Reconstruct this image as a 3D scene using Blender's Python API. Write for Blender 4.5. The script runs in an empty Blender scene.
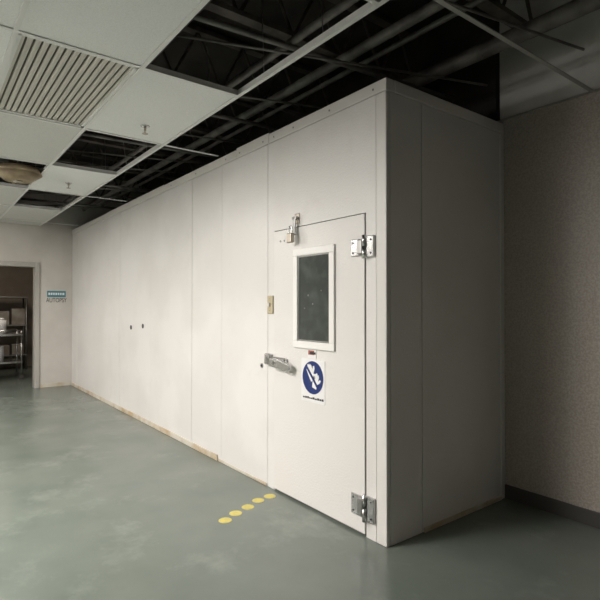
import bpy, bmesh, math, random
from mathutils import Vector, Matrix
random.seed(4)
S=bpy.context.scene
COL=S.collection
try:
    S.view_settings.view_transform='Standard'
    S.view_settings.look='None'
except Exception: pass

# ------------------------------------------------------------ materials
def mat(name,c,rough=.5,metal=0,c2=None,ns=5,lo=.4,hi=.6,bump=0,bs=100,detail=4,emit=None,es=0,stretch=None,spec=None,spots=None):
    m=bpy.data.materials.new(name); m.use_nodes=True
    nt=m.node_tree; b=nt.nodes['Principled BSDF']
    b.inputs['Base Color'].default_value=(*c,1)
    b.inputs['Roughness'].default_value=rough
    b.inputs['Metallic'].default_value=metal
    if spec is not None: b.inputs['Specular IOR Level'].default_value=spec
    geo=nt.nodes.new('ShaderNodeNewGeometry')
    src=geo.outputs['Position']
    if stretch:
        mp=nt.nodes.new('ShaderNodeMapping'); mp.inputs['Scale'].default_value=stretch
        nt.links.new(src,mp.inputs['Vector']); src=mp.outputs['Vector']
    if c2:
        n=nt.nodes.new('ShaderNodeTexNoise'); n.inputs['Scale'].default_value=ns; n.inputs['Detail'].default_value=detail
        nt.links.new(src,n.inputs['Vector'])
        r=nt.nodes.new('ShaderNodeValToRGB')
        r.color_ramp.elements[0].position=lo; r.color_ramp.elements[0].color=(*c,1)
        r.color_ramp.elements[1].position=hi; r.color_ramp.elements[1].color=(*c2,1)
        nt.links.new(n.outputs['Fac'],r.inputs['Fac']); out=r.outputs['Color']
        if spots:
            n2=nt.nodes.new('ShaderNodeTexNoise'); n2.inputs['Scale'].default_value=spots[1]; n2.inputs['Detail'].default_value=8
            n2.inputs['Roughness'].default_value=.7
            nt.links.new(geo.outputs['Position'],n2.inputs['Vector'])
            r2=nt.nodes.new('ShaderNodeValToRGB')
            r2.color_ramp.elements[0].position=spots[2]; r2.color_ramp.elements[0].color=(0,0,0,1)
            r2.color_ramp.elements[1].position=spots[3]; r2.color_ramp.elements[1].color=(spots[4],)*3+(1,)
            nt.links.new(n2.outputs['Fac'],r2.inputs['Fac'])
            mx=nt.nodes.new('ShaderNodeMixRGB'); mx.inputs['Color2'].default_value=(*spots[0],1)
            nt.links.new(r2.outputs['Color'],mx.inputs['Fac']); nt.links.new(out,mx.inputs['Color1']); out=mx.outputs['Color']
        nt.links.new(out,b.inputs['Base Color'])
    if bump:
        n=nt.nodes.new('ShaderNodeTexNoise'); n.inputs['Scale'].default_value=bs; n.inputs['Detail'].default_value=2
        nt.links.new(geo.outputs['Position'],n.inputs['Vector'])
        bp=nt.nodes.new('ShaderNodeBump'); bp.inputs['Strength'].default_value=bump; bp.inputs['Distance'].default_value=.004
        nt.links.new(n.outputs['Fac'],bp.inputs['Height']); nt.links.new(bp.outputs['Normal'],b.inputs['Normal'])
    if emit:
        b.inputs['Emission Color'].default_value=(*emit,1); b.inputs['Emission Strength'].default_value=es
    return m
M_panel=mat('embossed_white_panel',(.72,.70,.68),.28,0,c2=(.77,.755,.74),ns=1.5,bump=.5,bs=85,spots=((.56,.52,.47),2.2,.60,.85,.35))
M_trim=mat('white_metal_trim',(.74,.72,.695),.3,bump=.25,bs=90)
M_door=mat('cold_door_skin',(.76,.74,.72),.28,bump=.5,bs=85)
M_core=mat('panel_joint_dark',(.16,.15,.14),.8)
M_gask=mat('door_gasket',(.07,.065,.06),.7)
M_frame=mat('window_frame_white',(.86,.85,.83),.3)
M_glass=mat('dark_door_glass',(.045,.055,.05),.12,c2=(.08,.095,.085),ns=7,lo=.45,hi=.7)
M_chrome=mat('chrome',(.62,.62,.62),.24,1)
M_brass=mat('tarnished_padlock_metal',(.42,.38,.32),.4,1)
M_steel=mat('galvanised_steel',(.35,.35,.34),.4,1)
M_ivory=mat('ivory_plastic',(.50,.43,.29),.4)
M_floor=mat('green_vinyl_floor',(.122,.147,.126),.25,c2=(.158,.18,.156),ns=2.2,lo=.3,hi=.7,detail=8,bump=.05,bs=40,spots=((.26,.275,.25),1.7,.53,.75,.6))
M_yellow=mat('yellow_floor_mark',(.66,.57,.14),.5,c2=(.56,.48,.14),ns=30)
M_wallw=mat('far_wall_paint',(.56,.53,.49),.6,c2=(.60,.57,.53),ns=3)
M_wallo=mat('dull_wall_paint',(.26,.245,.225),.7,c2=(.30,.28,.26),ns=3)
M_speck=mat('speckled_wall_covering',(.34,.305,.265),.5,c2=(.45,.41,.365),ns=80,lo=.38,hi=.64,detail=3,bump=.3,bs=70)
M_upper=mat('upper_wall_plaster',(.62,.61,.58),.8,c2=(.68,.67,.64),ns=4)
M_base=mat('dark_vinyl_base',(.06,.056,.052),.5)
M_tan=mat('stained_floor_edge',(.60,.56,.48),.7,c2=(.42,.30,.17),ns=4,lo=.42,hi=.66,detail=6)
M_tile=mat('acoustic_tile_white',(.82,.83,.82),.85,c2=(.75,.76,.75),ns=160,lo=.45,hi=.62,bump=.2,bs=140)
M_tileg=mat('acoustic_tile_aged',(.62,.62,.59),.85,c2=(.54,.54,.51),ns=150,lo=.45,hi=.62)
M_tbar=mat('ceiling_tbar',(.74,.74,.72),.5)
M_tbard=mat('ceiling_tbar_bare',(.34,.33,.31),.5)
M_louv=mat('louver_beige',(.56,.54,.48),.5)
M_louvd=mat('louver_gap',(.22,.205,.18),.7)
M_dark=mat('plenum_dark',(.034,.030,.027),.9,c2=(.06,.052,.045),ns=3)
M_joist=mat('joist_paint',(.15,.13,.11),.6,c2=(.08,.07,.06),ns=8)
M_pipe=mat('plenum_pipe',(.21,.20,.18),.5,c2=(.11,.10,.095),ns=6)
M_duct=mat('plenum_duct',(.16,.155,.15),.45,.6)
M_blue=mat('sign_blue',(.010,.028,.15),.4)
M_white=mat('sign_white',(.82,.82,.82),.45)
M_teal=mat('sign_teal',(.04,.22,.28),.45)
M_black=mat('lettering_black',(.02,.02,.022),.5)
M_red=mat('label_red',(.30,.08,.06),.5)
M_lens=mat('fluorescent_lens',(.9,.9,.88),.5,emit=(1,.93,.83),es=4)
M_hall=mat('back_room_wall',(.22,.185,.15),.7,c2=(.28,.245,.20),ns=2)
M_amber=mat('amber_diffuser',(.36,.29,.18),.5,c2=(.24,.18,.11),ns=8)

# ------------------------------------------------------------ helpers
def empty(name,loc=(0,0,0)):
    e=bpy.data.objects.new(name,None); e.location=loc; e.empty_display_size=.1; COL.objects.link(e); return e
def link(name,me,m,parent=None):
    o=bpy.data.objects.new(name,me); COL.objects.link(o)
    if m: me.materials.append(m)
    if parent: o.parent=parent
    return o
def bm_box(bm,x0,x1,y0,y1,z0,z1):
    vs=[bm.verts.new((x,y,z)) for x in(x0,x1) for y in(y0,y1) for z in(z0,z1)]
    for f in((0,1,3,2),(4,6,7,5),(0,4,5,1),(2,3,7,6),(0,2,6,4),(1,5,7,3)):
        bm.faces.new([vs[i] for i in f])
def boxes(name,lst,m,parent=None,bev=0,seg=2):
    bm=bmesh.new()
    for b in lst: bm_box(bm,*b)
    bmesh.ops.recalc_face_normals(bm,faces=bm.faces)
    me=bpy.data.meshes.new(name); bm.to_mesh(me); bm.free()
    o=link(name,me,m,parent)
    if bev:
        md=o.modifiers.new('bevel','BEVEL'); md.width=bev; md.segments=seg; md.limit_method='ANGLE'
    return o
def box(name,x0,x1,y0,y1,z0,z1,m,parent=None,bev=0,seg=2):
    return boxes(name,[(x0,x1,y0,y1,z0,z1)],m,parent,bev,seg)
def bm_rod(bm,a,b,r,seg=10,r2=None):
    a=Vector(a); b=Vector(b); d=b-a
    q=d.to_track_quat('Z','Y').to_matrix().to_4x4()
    bmesh.ops.create_cone(bm,cap_ends=True,segments=seg,radius1=r,radius2=r if r2 is None else r2,depth=d.length,matrix=Matrix.Translation((a+b)/2)@q)
def rods(name,lst,m,parent=None,seg=10,smooth=True):
    bm=bmesh.new()
    for l in lst:
        bm_rod(bm,l[0],l[1],l[2],seg,l[3] if len(l)>3 else None)
    me=bpy.data.meshes.new(name); bm.to_mesh(me); bm.free()
    o=link(name,me,m,parent)
    if smooth and seg>6:
        for p in me.polygons: p.use_smooth=len(p.vertices)==4
    return o
def poly(name,pts,m,parent=None,depth=.002,dirv=(0,-1,0)):
    bm=bmesh.new()
    f=bm.faces.new([bm.verts.new(p) for p in pts])
    r=bmesh.ops.extrude_face_region(bm,geom=[f])
    for v in r['geom']:
        if isinstance(v,bmesh.types.BMVert): v.co+=Vector(dirv)*depth
    bmesh.ops.recalc_face_normals(bm,faces=bm.faces)
    me=bpy.data.meshes.new(name); bm.to_mesh(me); bm.free()
    return link(name,me,m,parent)
def text(name,s,size,loc,rot,m,parent=None,sx=1):
    c=bpy.data.curves.new(name,'FONT'); c.body=s; c.size=size; c.extrude=.0006; c.align_x='CENTER'; c.align_y='CENTER'
    o=bpy.data.objects.new(name,c); o.location=loc; o.rotation_euler=rot; o.scale=(sx,1,1); COL.objects.link(o); c.materials.append(m)
    if parent: o.parent=parent
    return o

YF=2.164; YB=3.41; XC=-2.0; XL=-9.46; H=2.73; ZC=2.76; ZD=3.75; YN=-4.0; XR=2.6
# ------------------------------------------------------------ room shell
box('floor',-13.2,XR+.1,YN-.1,YB+.1,-.1,0,M_floor)
wb=empty('wall_back')
box('covering',XC-.06,XR,YB,YB+.1,0,2.77,M_speck,wb)
box('behind_cold_room',XL,XC-.06,YB,YB+.1,0,ZD,M_dark,wb)
box('upper_plaster',XC-.02,XR,YB-.012,YB+.1,2.77,ZD,M_upper,wb)
box('baseboard_back',XC+.005,XR,YB-.012,YB,0,.10,M_base,None,.003)
box('wall_front',XL,XR,YN-.1,YN,0,ZD,M_wallo)
box('wall_right',XR,XR+.1,YN-.1,YB+.1,0,ZD,M_wallo)
DY0,DY1,DZ=.45,1.60,2.08
boxes('wall_left',[(XL-.12,XL,DY1,YB+.1,0,ZD),(XL-.12,XL,YN-.1,DY0,0,ZD),(XL-.12,XL,DY0,DY1,DZ,ZD)],M_wallw)
box('baseboard_left',XL,XL+.01,DY1+.07,YF-.03,0,.06,M_tan)
d=empty('door_1')
boxes('frame',[(XL-.14,XL+.025,DY1-.03,DY1+.045,0,DZ+.05),(XL-.14,XL+.025,DY0-.045,DY0+.03,0,DZ+.05),(XL-.14,XL+.025,DY0+.03,DY1-.03,DZ-.03,DZ+.05)],
      mat('door_frame_paint',(.42,.40,.37),.45),d,.004)
box('door_leaf',XL-1.05,XL-.15,DY0-.06,DY0-.015,.01,DZ-.03,M_wallw,d,.004)
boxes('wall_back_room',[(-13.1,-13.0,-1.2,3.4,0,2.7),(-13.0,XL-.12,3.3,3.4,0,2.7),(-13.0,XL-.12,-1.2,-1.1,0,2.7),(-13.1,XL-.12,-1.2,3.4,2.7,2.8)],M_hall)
sh=empty('storage_shelving')
L=[]
for x in(-12.8,-12.4):
    for y in(.3,1.1,1.9): L.append(((x,y,0),(x,y,1.6),.018))
rods('posts',L,M_steel,sh)
boxes('shelves',[(-12.82,-12.38,.28,1.92,z,z+.03) for z in(.3,.95,1.56)],M_steel,sh,.004)
bx=empty('storage_boxes')
L=[]
for z in(.331,.981):
    y=.36
    while y<1.75:
        w=random.uniform(.12,.3); L.append((-12.75,-12.45,y,min(y+w,1.88),z,z+random.uniform(.15,.38))); y+=w+.05
boxes('cartons',L,mat('carton',(.26,.22,.18),.7,c2=(.42,.40,.36),ns=3),bx,.005)
ct=empty('stainless_cart')
boxes('trays',[(-11.4,-10.8,1.0,1.6,.82,.86),(-11.4,-10.8,1.0,1.6,.3,.34)],M_chrome,ct,.006)
rods('legs',[((x,y,.08),(x,y,.92),.014) for x in(-11.38,-10.82) for y in(1.02,1.58)]+[((-11.38,1.02,.92),(-11.38,1.58,.92),.014),((-10.82,1.02,.92),(-10.82,1.58,.92),.014)],M_chrome,ct)
rods('wheels',[((x-.015,y,.042),(x+.015,y,.042),.04) for x in(-11.38,-10.82) for y in(1.02,1.58)],M_gask,ct,14)
rods('canister',[((-11.1,1.25,.861),(-11.1,1.25,1.12),.11),((-11.1,1.25,1.12),(-11.1,1.25,1.16),.11,.05)],M_white,ct,20)
rods('canister_low',[((-11.1,1.2,.341),(-11.1,1.2,.62),.12)],M_white,ct,20)

# ------------------------------------------------------------ cold room
cr=empty('walk_in_cold_room')
TZ=2.655
box('inner_core',XL+.02,XC-.012,YF+.012,YB-.02,0,H-.02,M_core,cr)
seams=[XL+.005,-9.1,-7.97,-6.83,-5.70,-4.60,-3.983,-3.242]
g=.0026
for i in range(len(seams)-1):
    box('panel_%d'%(i+1),seams[i]+g,seams[i+1]-g,YF+(.0015 if i%2 else 0),YF+.011,0,TZ,M_panel,cr,.002)
DX0,DX1,DT=-3.145,-2.175,1.960
boxes('door_surround',[(-3.242+g,DX0-.006,YF,YF+.011,0,TZ),(DX1+.006,-2.087,YF,YF+.011,0,DT+.007),(DX0-.006,-2.087,YF,YF+.011,DT+.007,TZ)],M_panel,cr)
box('corner_post',-2.083,XC,YF-.004,YF+.03,0,TZ,M_trim,cr,.006,3)
box('side_panel_1',XC-.011,XC-.001,YF+.033,2.478,0,TZ,M_panel,cr,.002)
box('side_panel_2',XC-.011,XC-.001,2.484,YB-.02,0,TZ,M_panel,cr,.002)
box('side_wall_flashing',XC-.01,XC+.004,YB-.05,YB-.001,0,H,M_trim,cr,.002)
ts=[XL+.005,-7.4,-5.3,-3.72,-3.22,-1.992]
for i in range(len(ts)-1):
    dz=[0,.006,0,.012,0][i]
    box('cap_front_%d'%(i+1),ts[i]+.003,ts[i+1]-.003,YF-.008,YF+.06,TZ+.003,H+dz,M_trim,cr,.004)
box('cap_side',XC-.05,XC+.008,YF+.064,YB-.015,TZ+.003,H,M_trim,cr,.004)
box('roof',XL+.02,XC-.06,YF+.07,YB-.02,H-.02,H-.005,M_pipe,cr)
boxes('base_strip_front',[(XL+.02,-4.05,YF-.014,YF-.001,0,.05),(-4.04,-3.25,YF-.008,YF-.001,0,.022)],M_tan,cr,.003)
box('base_strip_side',XC+.001,XC+.012,2.49,YB-.06,0,.03,M_tan,cr,.003)
rods('wall_plugs',[((x,YF-.004,z),(x,YF+.002,z),r) for x,z,r in((-6.38,1.12,.028),(-5.957,1.15,.028))],M_black,cr,14)
rods('ring_plug',[((-3.324,YF-.006,.925),(-3.324,YF+.002,.925),.018)],M_steel,cr,16)
rods('ring_plug_hole',[((-3.324,YF-.008,.925),(-3.324,YF-.004,.925),.009)],M_black,cr,12)
rods('cap_screws',[((x,YF-.011,2.69),(x,YF-.006,2.69),.007) for x in(-2.1,-2.5,-2.9,-3.15,-3.3,-3.66,-3.9,-4.5,-5.1)],M_steel,cr,8)

# ------------------------------------------------------------ door
dr=empty('cold_room_door')
box('gasket',DX0-.006,DX1+.006,YF+.004,YF+.0115,.012,DT+.006,M_gask,dr)
box('leaf',DX0,DX1,YF-.008,YF+.003,.016,DT,M_door,dr,.003,3)
yd=YF-.008
wx0,wx1,wz0,wz1=-2.885,-2.44,1.10,1.80
fw=.050
boxes('window_frame',[(wx0,wx1,yd-.016,yd,wz1-fw,wz1),(wx0,wx1,yd-.016,yd,wz0,wz0+fw),(wx0,wx0+fw,yd-.016,yd,wz0+fw,wz1-fw),(wx1-fw,wx1,yd-.016,yd,wz0+fw,wz1-fw)],M_frame,dr,.004,3)
boxes('window_bead',[(wx0+fw,wx1-fw,yd-.009,yd,wz1-fw-.010,wz1-fw),(wx0+fw,wx1-fw,yd-.009,yd,wz0+fw,wz0+fw+.010),(wx0+fw,wx0+fw+.010,yd-.009,yd,wz0+fw,wz1-fw),(wx1-fw-.010,wx1-fw,yd-.009,yd,wz0+fw,wz1-fw)],M_steel,dr,.002)
box('window_glass',wx0+fw+.005,wx1-fw-.005,yd-.004,yd-.001,wz0+fw+.005,wz1-fw-.005,M_glass,dr)
rods('window_stains',[((x,yd-.006,z),(x,yd-.004,z),r) for x,z,r in((-2.72,1.47,.007),(-2.67,1.41,.006),(-2.76,1.38,.005),(-2.58,1.5,.005))],M_pipe,dr,9)
def hinge(n,z0,z1):
    h=empty(n); h.parent=dr
    zc=(z0+z1)/2
    boxes('leaf_plate',[(-2.285,-2.205,yd-.012,yd-.001,z0+.012,z1-.012)],M_chrome,h,.005)
    boxes('jamb_plate',[(-2.150,-2.09,YF-.018,YF-.0005,z0,z1)],M_chrome,h,.005)
    boxes('cover',[(-2.215,-2.17,yd-.030,yd-.001,z0+.02,z1-.02)],M_steel,h,.008,3)
    rods('barrel',[((-2.165,yd-.014,z0-.006),(-2.165,yd-.014,zc-.003),.013),((-2.165,yd-.014,zc+.003),(-2.165,yd-.014,z1+.006),.013)],M_chrome,h,16)
    rods('screws',[((-2.262,yd-.015,z),(-2.262,yd-.011,z),.006) for z in(z0+.035,z1-.035)]+[((-2.112,YF-.021,z),(-2.112,YF-.017,z),.006) for z in(z0+.025,z1-.025)],M_black,h,8)
hinge('hinge_upper',1.69,1.82)
hinge('hinge_lower',.105,.255)
lt=empty('latch'); lt.parent=dr
box('strike',-3.245,-3.165,YF-.035,YF-.0005,.945,1.03,M_chrome,lt,.01,3)
box('strike_roller',-3.20,-3.15,YF-.052,YF-.03,.955,1.015,M_steel,lt,.008,3)
box('body',-3.135,-2.965,yd-.034,yd-.0005,.935,1.015,M_chrome,lt,.014,4)
poly('lever',[(-3.13,yd-.036,1.005),(-3.0,yd-.036,1.0),(-2.90,yd-.036,.985),(-2.868,yd-.036,.965),(-2.872,yd-.036,.935),(-2.91,yd-.036,.925),(-3.0,yd-.036,.935),(-3.13,yd-.036,.945)],M_chrome,lt,.024)
lv=bpy.data.objects['lever']; md=lv.modifiers.new('b','BEVEL'); md.width=.007; md.segments=3
rods('lock_cylinder',[((-3.06,yd-.066,.975),(-3.06,yd-.058,.975),.014)],M_steel,lt,16)
hp=empty('hasp'); hp.parent=dr
box('hasp_plate',-2.885,-2.835,YF-.008,YF-.0005,1.985,2.06,M_brass,hp,.003)
box('hasp_strap',-2.875,-2.845,YF-.034,YF-.023,1.90,2.03,M_steel,hp,.003)
box('hasp_knuckle',-2.885,-2.835,YF-.034,YF-.009,2.015,2.035,M_steel,hp,.004)
pl=empty('padlock'); pl.parent=dr
box('padlock_body',-2.895,-2.835,YF-.075,YF-.045,1.845,1.915,M_brass,pl,.008,3)
cu=bpy.data.curves.new('shackle','CURVE'); cu.dimensions='3D'; cu.bevel_depth=.005; cu.bevel_resolution=3
sp=cu.splines.new('POLY'); pts=[(-2.885,1.91)]+[(-2.865+.02*math.cos(a),1.945+.02*math.sin(a)) for a in [math.pi*(1-k/10) for k in range(11)]]+[(-2.845,1.91)]
sp.points.add(len(pts)-1)
for p,q in zip(sp.points,pts): p.co=(q[0],YF-.06,q[1],1)
so=bpy.data.objects.new('shackle',cu); COL.objects.link(so); cu.materials.append(M_chrome); so.parent=pl
rods('door_bolts',[((x,yd-.004,1.88),(x,yd+.001,1.88),.008) for x in(-3.06,-3.01)],M_steel,dr,10)
sw=empty('light_switch')
box('plate',-3.236,-3.160,YF-.012,YF-.0005,1.335,1.475,M_ivory,sw,.005,3)
box('toggle',-3.205,-3.190,YF-.026,YF-.011,1.39,1.42,M_frame,sw,.003)
rods('plate_screws',[((-3.198,YF-.0135,z),(-3.198,YF-.011,z),.004) for z in(1.36,1.45)],M_steel,sw,8)
lb=empty('door_label')
box('label_card',-2.725,-2.635,yd-.003,yd-.0005,1.035,1.095,M_white,lb)
box('label_print',-2.72,-2.655,yd-.0045,yd-.003,1.06,1.09,M_red,lb)
box('label_print_dark',-2.70,-2.64,yd-.0055,yd-.0045,1.065,1.08,M_black,lb)
sg=empty('glove_pictogram_sign')
sx0,sx1,sz0,sz1=-2.80,-2.545,.735,1.03
box('plate',sx0,sx1,yd-.003,yd-.0005,sz0,sz1,M_white,sg)
cx,cz,R=-2.672,.905,.113
def disc(n,r,y,m,k=40):
    poly(n,[(cx+r*math.cos(2*math.pi*i/k),y,cz+r*math.sin(2*math.pi*i/k)) for i in range(k)],m,sg,.001)
disc('blue_disc',R,yd-.0032,M_blue)
def gl(n,ox,oz,s,ang,m,y):
    base=[(-.022,-.045),(.022,-.045),(.024,-.01),(.045,.01),(.05,.028),(.038,.03),(.024,.014),(.026,.04),(.018,.054),(.008,.05),(.004,.06),(-.006,.06),(-.010,.05),(-.02,.05),(-.028,.036),(-.026,-.01)]
    c,q=math.cos(ang),math.sin(ang)
    poly(n,[(cx+ox+s*(a*c-b*q),y,cz+oz+s*(a*q+b*c)) for a,b in base],m,sg,.001)
gl('glove_a',-.018,.028,1.15,.5,M_white,yd-.0046)
gl('glove_b',.030,-.026,1.05,-.3,M_white,yd-.0046)
w=.009; a=math.radians(-48); e=R*.98
ux,uz=math.cos(a),math.sin(a); nx,nz=-uz,ux
poly('slash',[(cx-ux*e-nx*w,yd-.006,cz-uz*e-nz*w),(cx+ux*e-nx*w,yd-.006,cz+uz*e-nz*w),(cx+ux*e+nx*w,yd-.006,cz+uz*e+nz*w),(cx-ux*e+nx*w,yd-.006,cz-uz*e+nz*w)],M_blue,sg,.001)
L=[];x=sx0+.02
while x<sx1-.03:
    ww=random.uniform(.008,.02); L.append((x,x+ww,yd-.0045,yd-.003,.757,.757+random.choice([.010,.013,.015]))); x+=ww+.006
boxes('caption_line',L,M_black,sg)

ws=empty('wall_sign')
box('plate',XL+.0005,XL+.006,1.765,2.06,1.545,1.65,M_teal,ws)
L=[];y=1.785
while y<2.03:
    ww=random.uniform(.02,.035); L.append((XL+.006,XL+.008,y,y+ww,1.58,1.62)); y+=ww+.012
boxes('lettering',L,M_white,ws)
text('lower_lettering','AUTOPSY',.11,(XL+.002,1.912,1.487),(math.pi/2,0,math.pi/2),M_black,ws,.68)

# ------------------------------------------------------------ floor dots
fm=empty('floor_marking_dots')
L=[((x,y,.0),(x,y,.0015),.043) for x,y in((-2.895,1.60),(-2.95,1.71),(-2.99,1.83),(-3.045,1.95),(-3.06,2.06))]
rods('dots',L,M_yellow,fm,24,False)

# ------------------------------------------------------------ ceiling
ce=empty('ceiling')
ys=[1.64-.632*k for k in range(0,9)]
xs=[-2.80+1.24*k for k in range(-5,5)]
xs_all=[XL]+[x for x in xs if XL<x<XR]+[XR]
t=.012
def col(x0): return round((-2.80-x0)/1.24)
white=[];aged=[]
lights=[];louvers=[];opens=[]
for i in range(len(xs_all)-1):
    x0,x1=xs_all[i],xs_all[i+1]
    for j in range(len(ys)-1):
        y1,y0=ys[j],ys[j+1]
        c=col(x0) if i>0 else 6
        key=(c,j)
        b=(x0+t,x1-t,y0+t,y1-t,ZC-.002,ZC+.014)
        if key in((0,0),(2,0),(4,0),(3,1),(-1,0)): opens.append(b); continue
        if key==(1,1): louvers.append(b); continue
        if key in((1,5),(4,5),(1,3),(-2,5),(4,3)): lights.append(b); continue
        (aged if key in((2,1),(5,0),(6,0),(5,1),(4,1)) or c<0 else white).append(b)
boxes('tiles_white',white,M_tile,ce)
boxes('tiles_aged',aged,M_tileg,ce)
L=[]
for y in ys: L.append((XL,XR,y-.012,y+.012,ZC-.008,ZC-.003)); L.append((XL,XR,y-.002,y+.002,ZC-.003,ZC+.035))
for x in xs_all[1:-1]:
    L.append((x-.012,x+.012,YN,1.64,ZC-.0085,ZC-.0032))
    L.append((x-.002,x+.002,YN,1.64,ZC-.003,ZC+.03))
for x in(-4.04,-6.52,-9.0): L.append((x-.012,x+.012,1.64,YF-.01,ZC-.0085,ZC-.0032))
boxes('grid_bars',L,M_tbar,ce)
boxes('edge_closure',[(XL,XR,YN,ys[-1],ZC-.002,ZC+.014),(-.9,XR,1.66,YB-.015,ZC-.002,ZC+.014)],M_tileg,ce)
boxes('grid_bars_right',[(-1.39,-1.365,1.66,YB-.015,ZC-.008,ZC-.003),(-.93,-.9,1.66,YB-.015,ZC-.008,ZC+.03),(-1.99,XR,YB-.035,YB-.013,ZC-.006,ZC-.001)],M_tbard,ce)
lo=empty('ceiling_louver_panel')
for b in louvers:
    x0,x1,y0,y1,_,_=b
    box('pan',x0,x1,y0,y1,ZC+.03,ZC+.04,M_louvd,lo)
    L=[];y=y0+.012
    while y<y1-.03:
        L.append((x0+.02,x1-.02,y,y+.027,ZC+.006,ZC+.018)); y+=.0375
    boxes('slats',L,M_louv,lo,.003)
    boxes('rim',[(x0,x0+.025,y0,y1,ZC-.002,ZC+.03),(x1-.025,x1,y0,y1,ZC-.002,ZC+.03),(x0,x1,y0,y0+.02,ZC-.002,ZC+.03),(x0,x1,y1-.02,y1,ZC-.002,ZC+.03)],M_tbar,lo)
def add_area(name,loc,sx,sy,e,parent,colr=(1,.945,.90),rot=(0,0,0)):
    l=bpy.data.lights.new(name,'AREA'); l.shape='RECTANGLE'; l.size=sx; l.size_y=sy; l.energy=e; l.color=colr
    o=bpy.data.objects.new(name,l); o.location=loc; o.rotation_euler=rot; COL.objects.link(o)
    if parent: o.parent=parent
for b in lights:
    x0,x1,y0,y1,_,_=b
    f=empty('ceiling_light_panel')
    boxes('housing',[(x0,x1,y0,y1,ZC+.03,ZC+.09)],M_frame,f)
    boxes('rim',[(x0,x0+.03,y0,y1,ZC-.002,ZC+.03),(x1-.03,x1,y0,y1,ZC-.002,ZC+.03),(x0+.03,x1-.03,y0,y0+.03,ZC-.002,ZC+.03),(x0+.03,x1-.03,y1-.03,y1,ZC-.002,ZC+.03)],M_frame,f)
    xm=(x0+x1)/2
    on = xm<-2.0
    box('lens',x0+.03,x1-.03,y0+.03,y1-.03,ZC+.004,ZC+.008,M_lens if on else M_frame,f)
    if on:
        add_area('tube_light',(xm,(y0+y1)/2,ZC-.012),1.1,.5,{-3.42:106,-7.14:70}.get(round(xm,2),100),f)
pf=empty('added_fill_pendant')  # unseen pendant, added to brighten the ceiling tiles
box('housing',-4.9,-3.5,-2.63,-2.55,2.22,2.27,M_frame,pf,.01)
rods('fill_tubes',[((-4.85,-2.62,2.195),(-3.55,-2.62,2.195),.018),((-4.85,-2.56,2.195),(-3.55,-2.56,2.195),.018)],mat('fill_tube_glow',(.9,.9,.9),.4,emit=(1,.95,.88),es=50),pf,12)
rods('stems',[((x,-2.59,2.27),(x,-2.59,ZC-.004),.006) for x in(-4.7,-3.7)],M_steel,pf)
add_area('added_up_fill',(-4.2,-2.59,2.29),1.3,.1,130,pf,rot=(math.pi,0,0))  # added fill aimed up at the tiles, out of view

for x,y in((-3.71,1.36),(-5.95,1.32)):
    s=empty('fire_sprinkler')
    rods('escutcheon',[((x,y,ZC-.002),(x,y,ZC-.012),.035,.028)],M_chrome,s,20)
    rods('stem',[((x,y,ZC-.012),(x,y,ZC-.035),.010)],M_brass,s,12)
    rods('yoke',[((x-.012,y,ZC-.03),(x-.012,y,ZC-.058),.003),((x+.012,y,ZC-.03),(x+.012,y,ZC-.058),.003)],M_brass,s,8)
    rods('deflector',[((x,y,ZC-.058),(x,y,ZC-.062),.022)],M_brass,s,16)
df=empty('ceiling_dish_fixture')
ax,ay=-5.75,.80
rods('dish',[((ax,ay,ZC-.10),(ax,ay,ZC-.03),.12,.22),((ax,ay,ZC-.03),(ax,ay,ZC+.03),.22,.2)],M_amber,df,32)
rods('dish_knob',[((ax,ay,ZC-.12),(ax,ay,ZC-.10),.02,.05)],M_brass,df,16)
rods('dish_stem',[((ax,ay,ZC+.03),(ax,ay,ZD-.3),.012)],M_steel,df)

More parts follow.
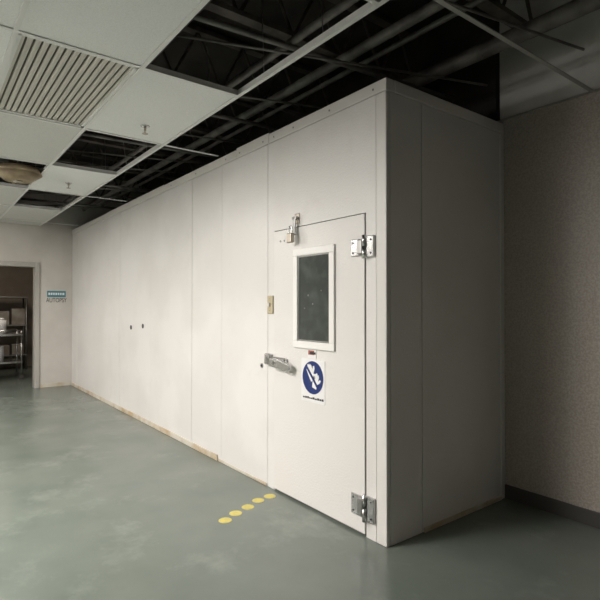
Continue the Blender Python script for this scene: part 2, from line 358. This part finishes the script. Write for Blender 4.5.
# ------------------------------------------------------------ plenum
box('ceiling_upper_deck',-13.2,XR+.1,YN-.1,YB+.1,ZD,ZD+.1,M_dark)
pn=empty('roof_joists')
def joist(x,n):
    L=[];zb,zt=3.28,3.70
    y=-1.0
    while y<YB-.25:
        L.append(((x,y,zb),(x,y+.22,zt),.012)); L.append(((x,y+.22,zt),(x,min(y+.44,YB-.03),zb),.012)); y+=.44
    rods('web_%d'%n,L,M_joist,pn,6,False)
    boxes('chords_%d'%n,[(x-.04,x+.04,-1.2,YB-.02,zb-.02,zb+.015),(x-.04,x+.04,-1.2,YB-.02,zt-.01,zt+.03)],M_joist,pn)
for i,x in enumerate([-9.1+1.05*k for k in range(9)]): joist(x,i+1)
pp=empty('plenum_pipes')
rods('pipes',[((XL+.02,2.35,3.12),(XR-.05,2.35,3.12),.035),((XL+.02,1.85,3.05),(XR-.05,1.85,3.05),.025),((XL+.02,2.9,3.05),(XR-.05,2.9,3.05),.05),
  ((XL+.02,1.3,3.16),(XR-.05,1.3,3.16),.03),((XL+.02,2.62,3.2),(XR-.05,2.62,3.2),.02)],M_pipe,pp,14)
L=[]
for x in(-8.6,-7.0,-5.0,-3.9,-2.6): L.append(((x,.9,3.02),(x+.25,3.3,3.0),.018))
for k in range(9):
    x=-8.8+k*.85+random.uniform(-.2,.2); L.append(((x,1.0,2.98),(x+random.uniform(.3,.9),3.2,2.95+random.uniform(0,.1)),.008))
rods('branch_conduits',L,M_pipe,pp,10)
L=[]
for x in xs_all[1:-1]:
    for y in(1.64,1.008):
        L.append(((x+.3,y,ZC+.03),(x+.3+random.uniform(-.1,.1),y+random.uniform(-.1,.1),3.27),.0025))
        L.append(((x+.85,y,ZC+.03),(x+.8,y,3.27),.0025))
rods('hanger_wires',L,M_steel,pn,5,False)
dt=empty('air_duct')
box('duct_run',-8.9,-4.7,.15,.75,3.0,3.25,M_duct,dt,.01)
boxes('duct_flanges',[(x,x+.03,.12,.78,2.97,3.27) for x in(-8.9,-7.6,-6.3,-4.73)],M_duct,dt)

bl=empty('ceiling_light_back_room')
box('housing',-11.6,-10.4,.9,1.4,2.66,2.695,M_frame,bl)
add_area('lamp',(-11,1.15,2.64),1.1,.45,16,bl,(1,.88,.74))

w=bpy.data.worlds.new('world'); S.world=w; w.use_nodes=True
w.node_tree.nodes['Background'].inputs[0].default_value=(.02,.02,.02,1)

# ------------------------------------------------------------ camera
cam=bpy.data.cameras.new('camera'); cam.lens=30; cam.sensor_width=36; cam.clip_start=.05
co=bpy.data.objects.new('camera',cam); COL.objects.link(co)
yaw=math.radians(52.6); pitch=math.radians(.62); roll=math.radians(0)
f=Vector((-math.sin(yaw)*math.cos(pitch),math.cos(yaw)*math.cos(pitch),math.sin(pitch)))
r=f.cross(Vector((0,0,1))).normalized(); u=r.cross(f)
r2=r*math.cos(roll)+u*math.sin(roll); u2=u*math.cos(roll)-r*math.sin(roll)
m=Matrix((r2,u2,-f)).transposed().to_4x4(); m.translation=Vector((0,0,1.4))
co.matrix_world=m
S.camera=co
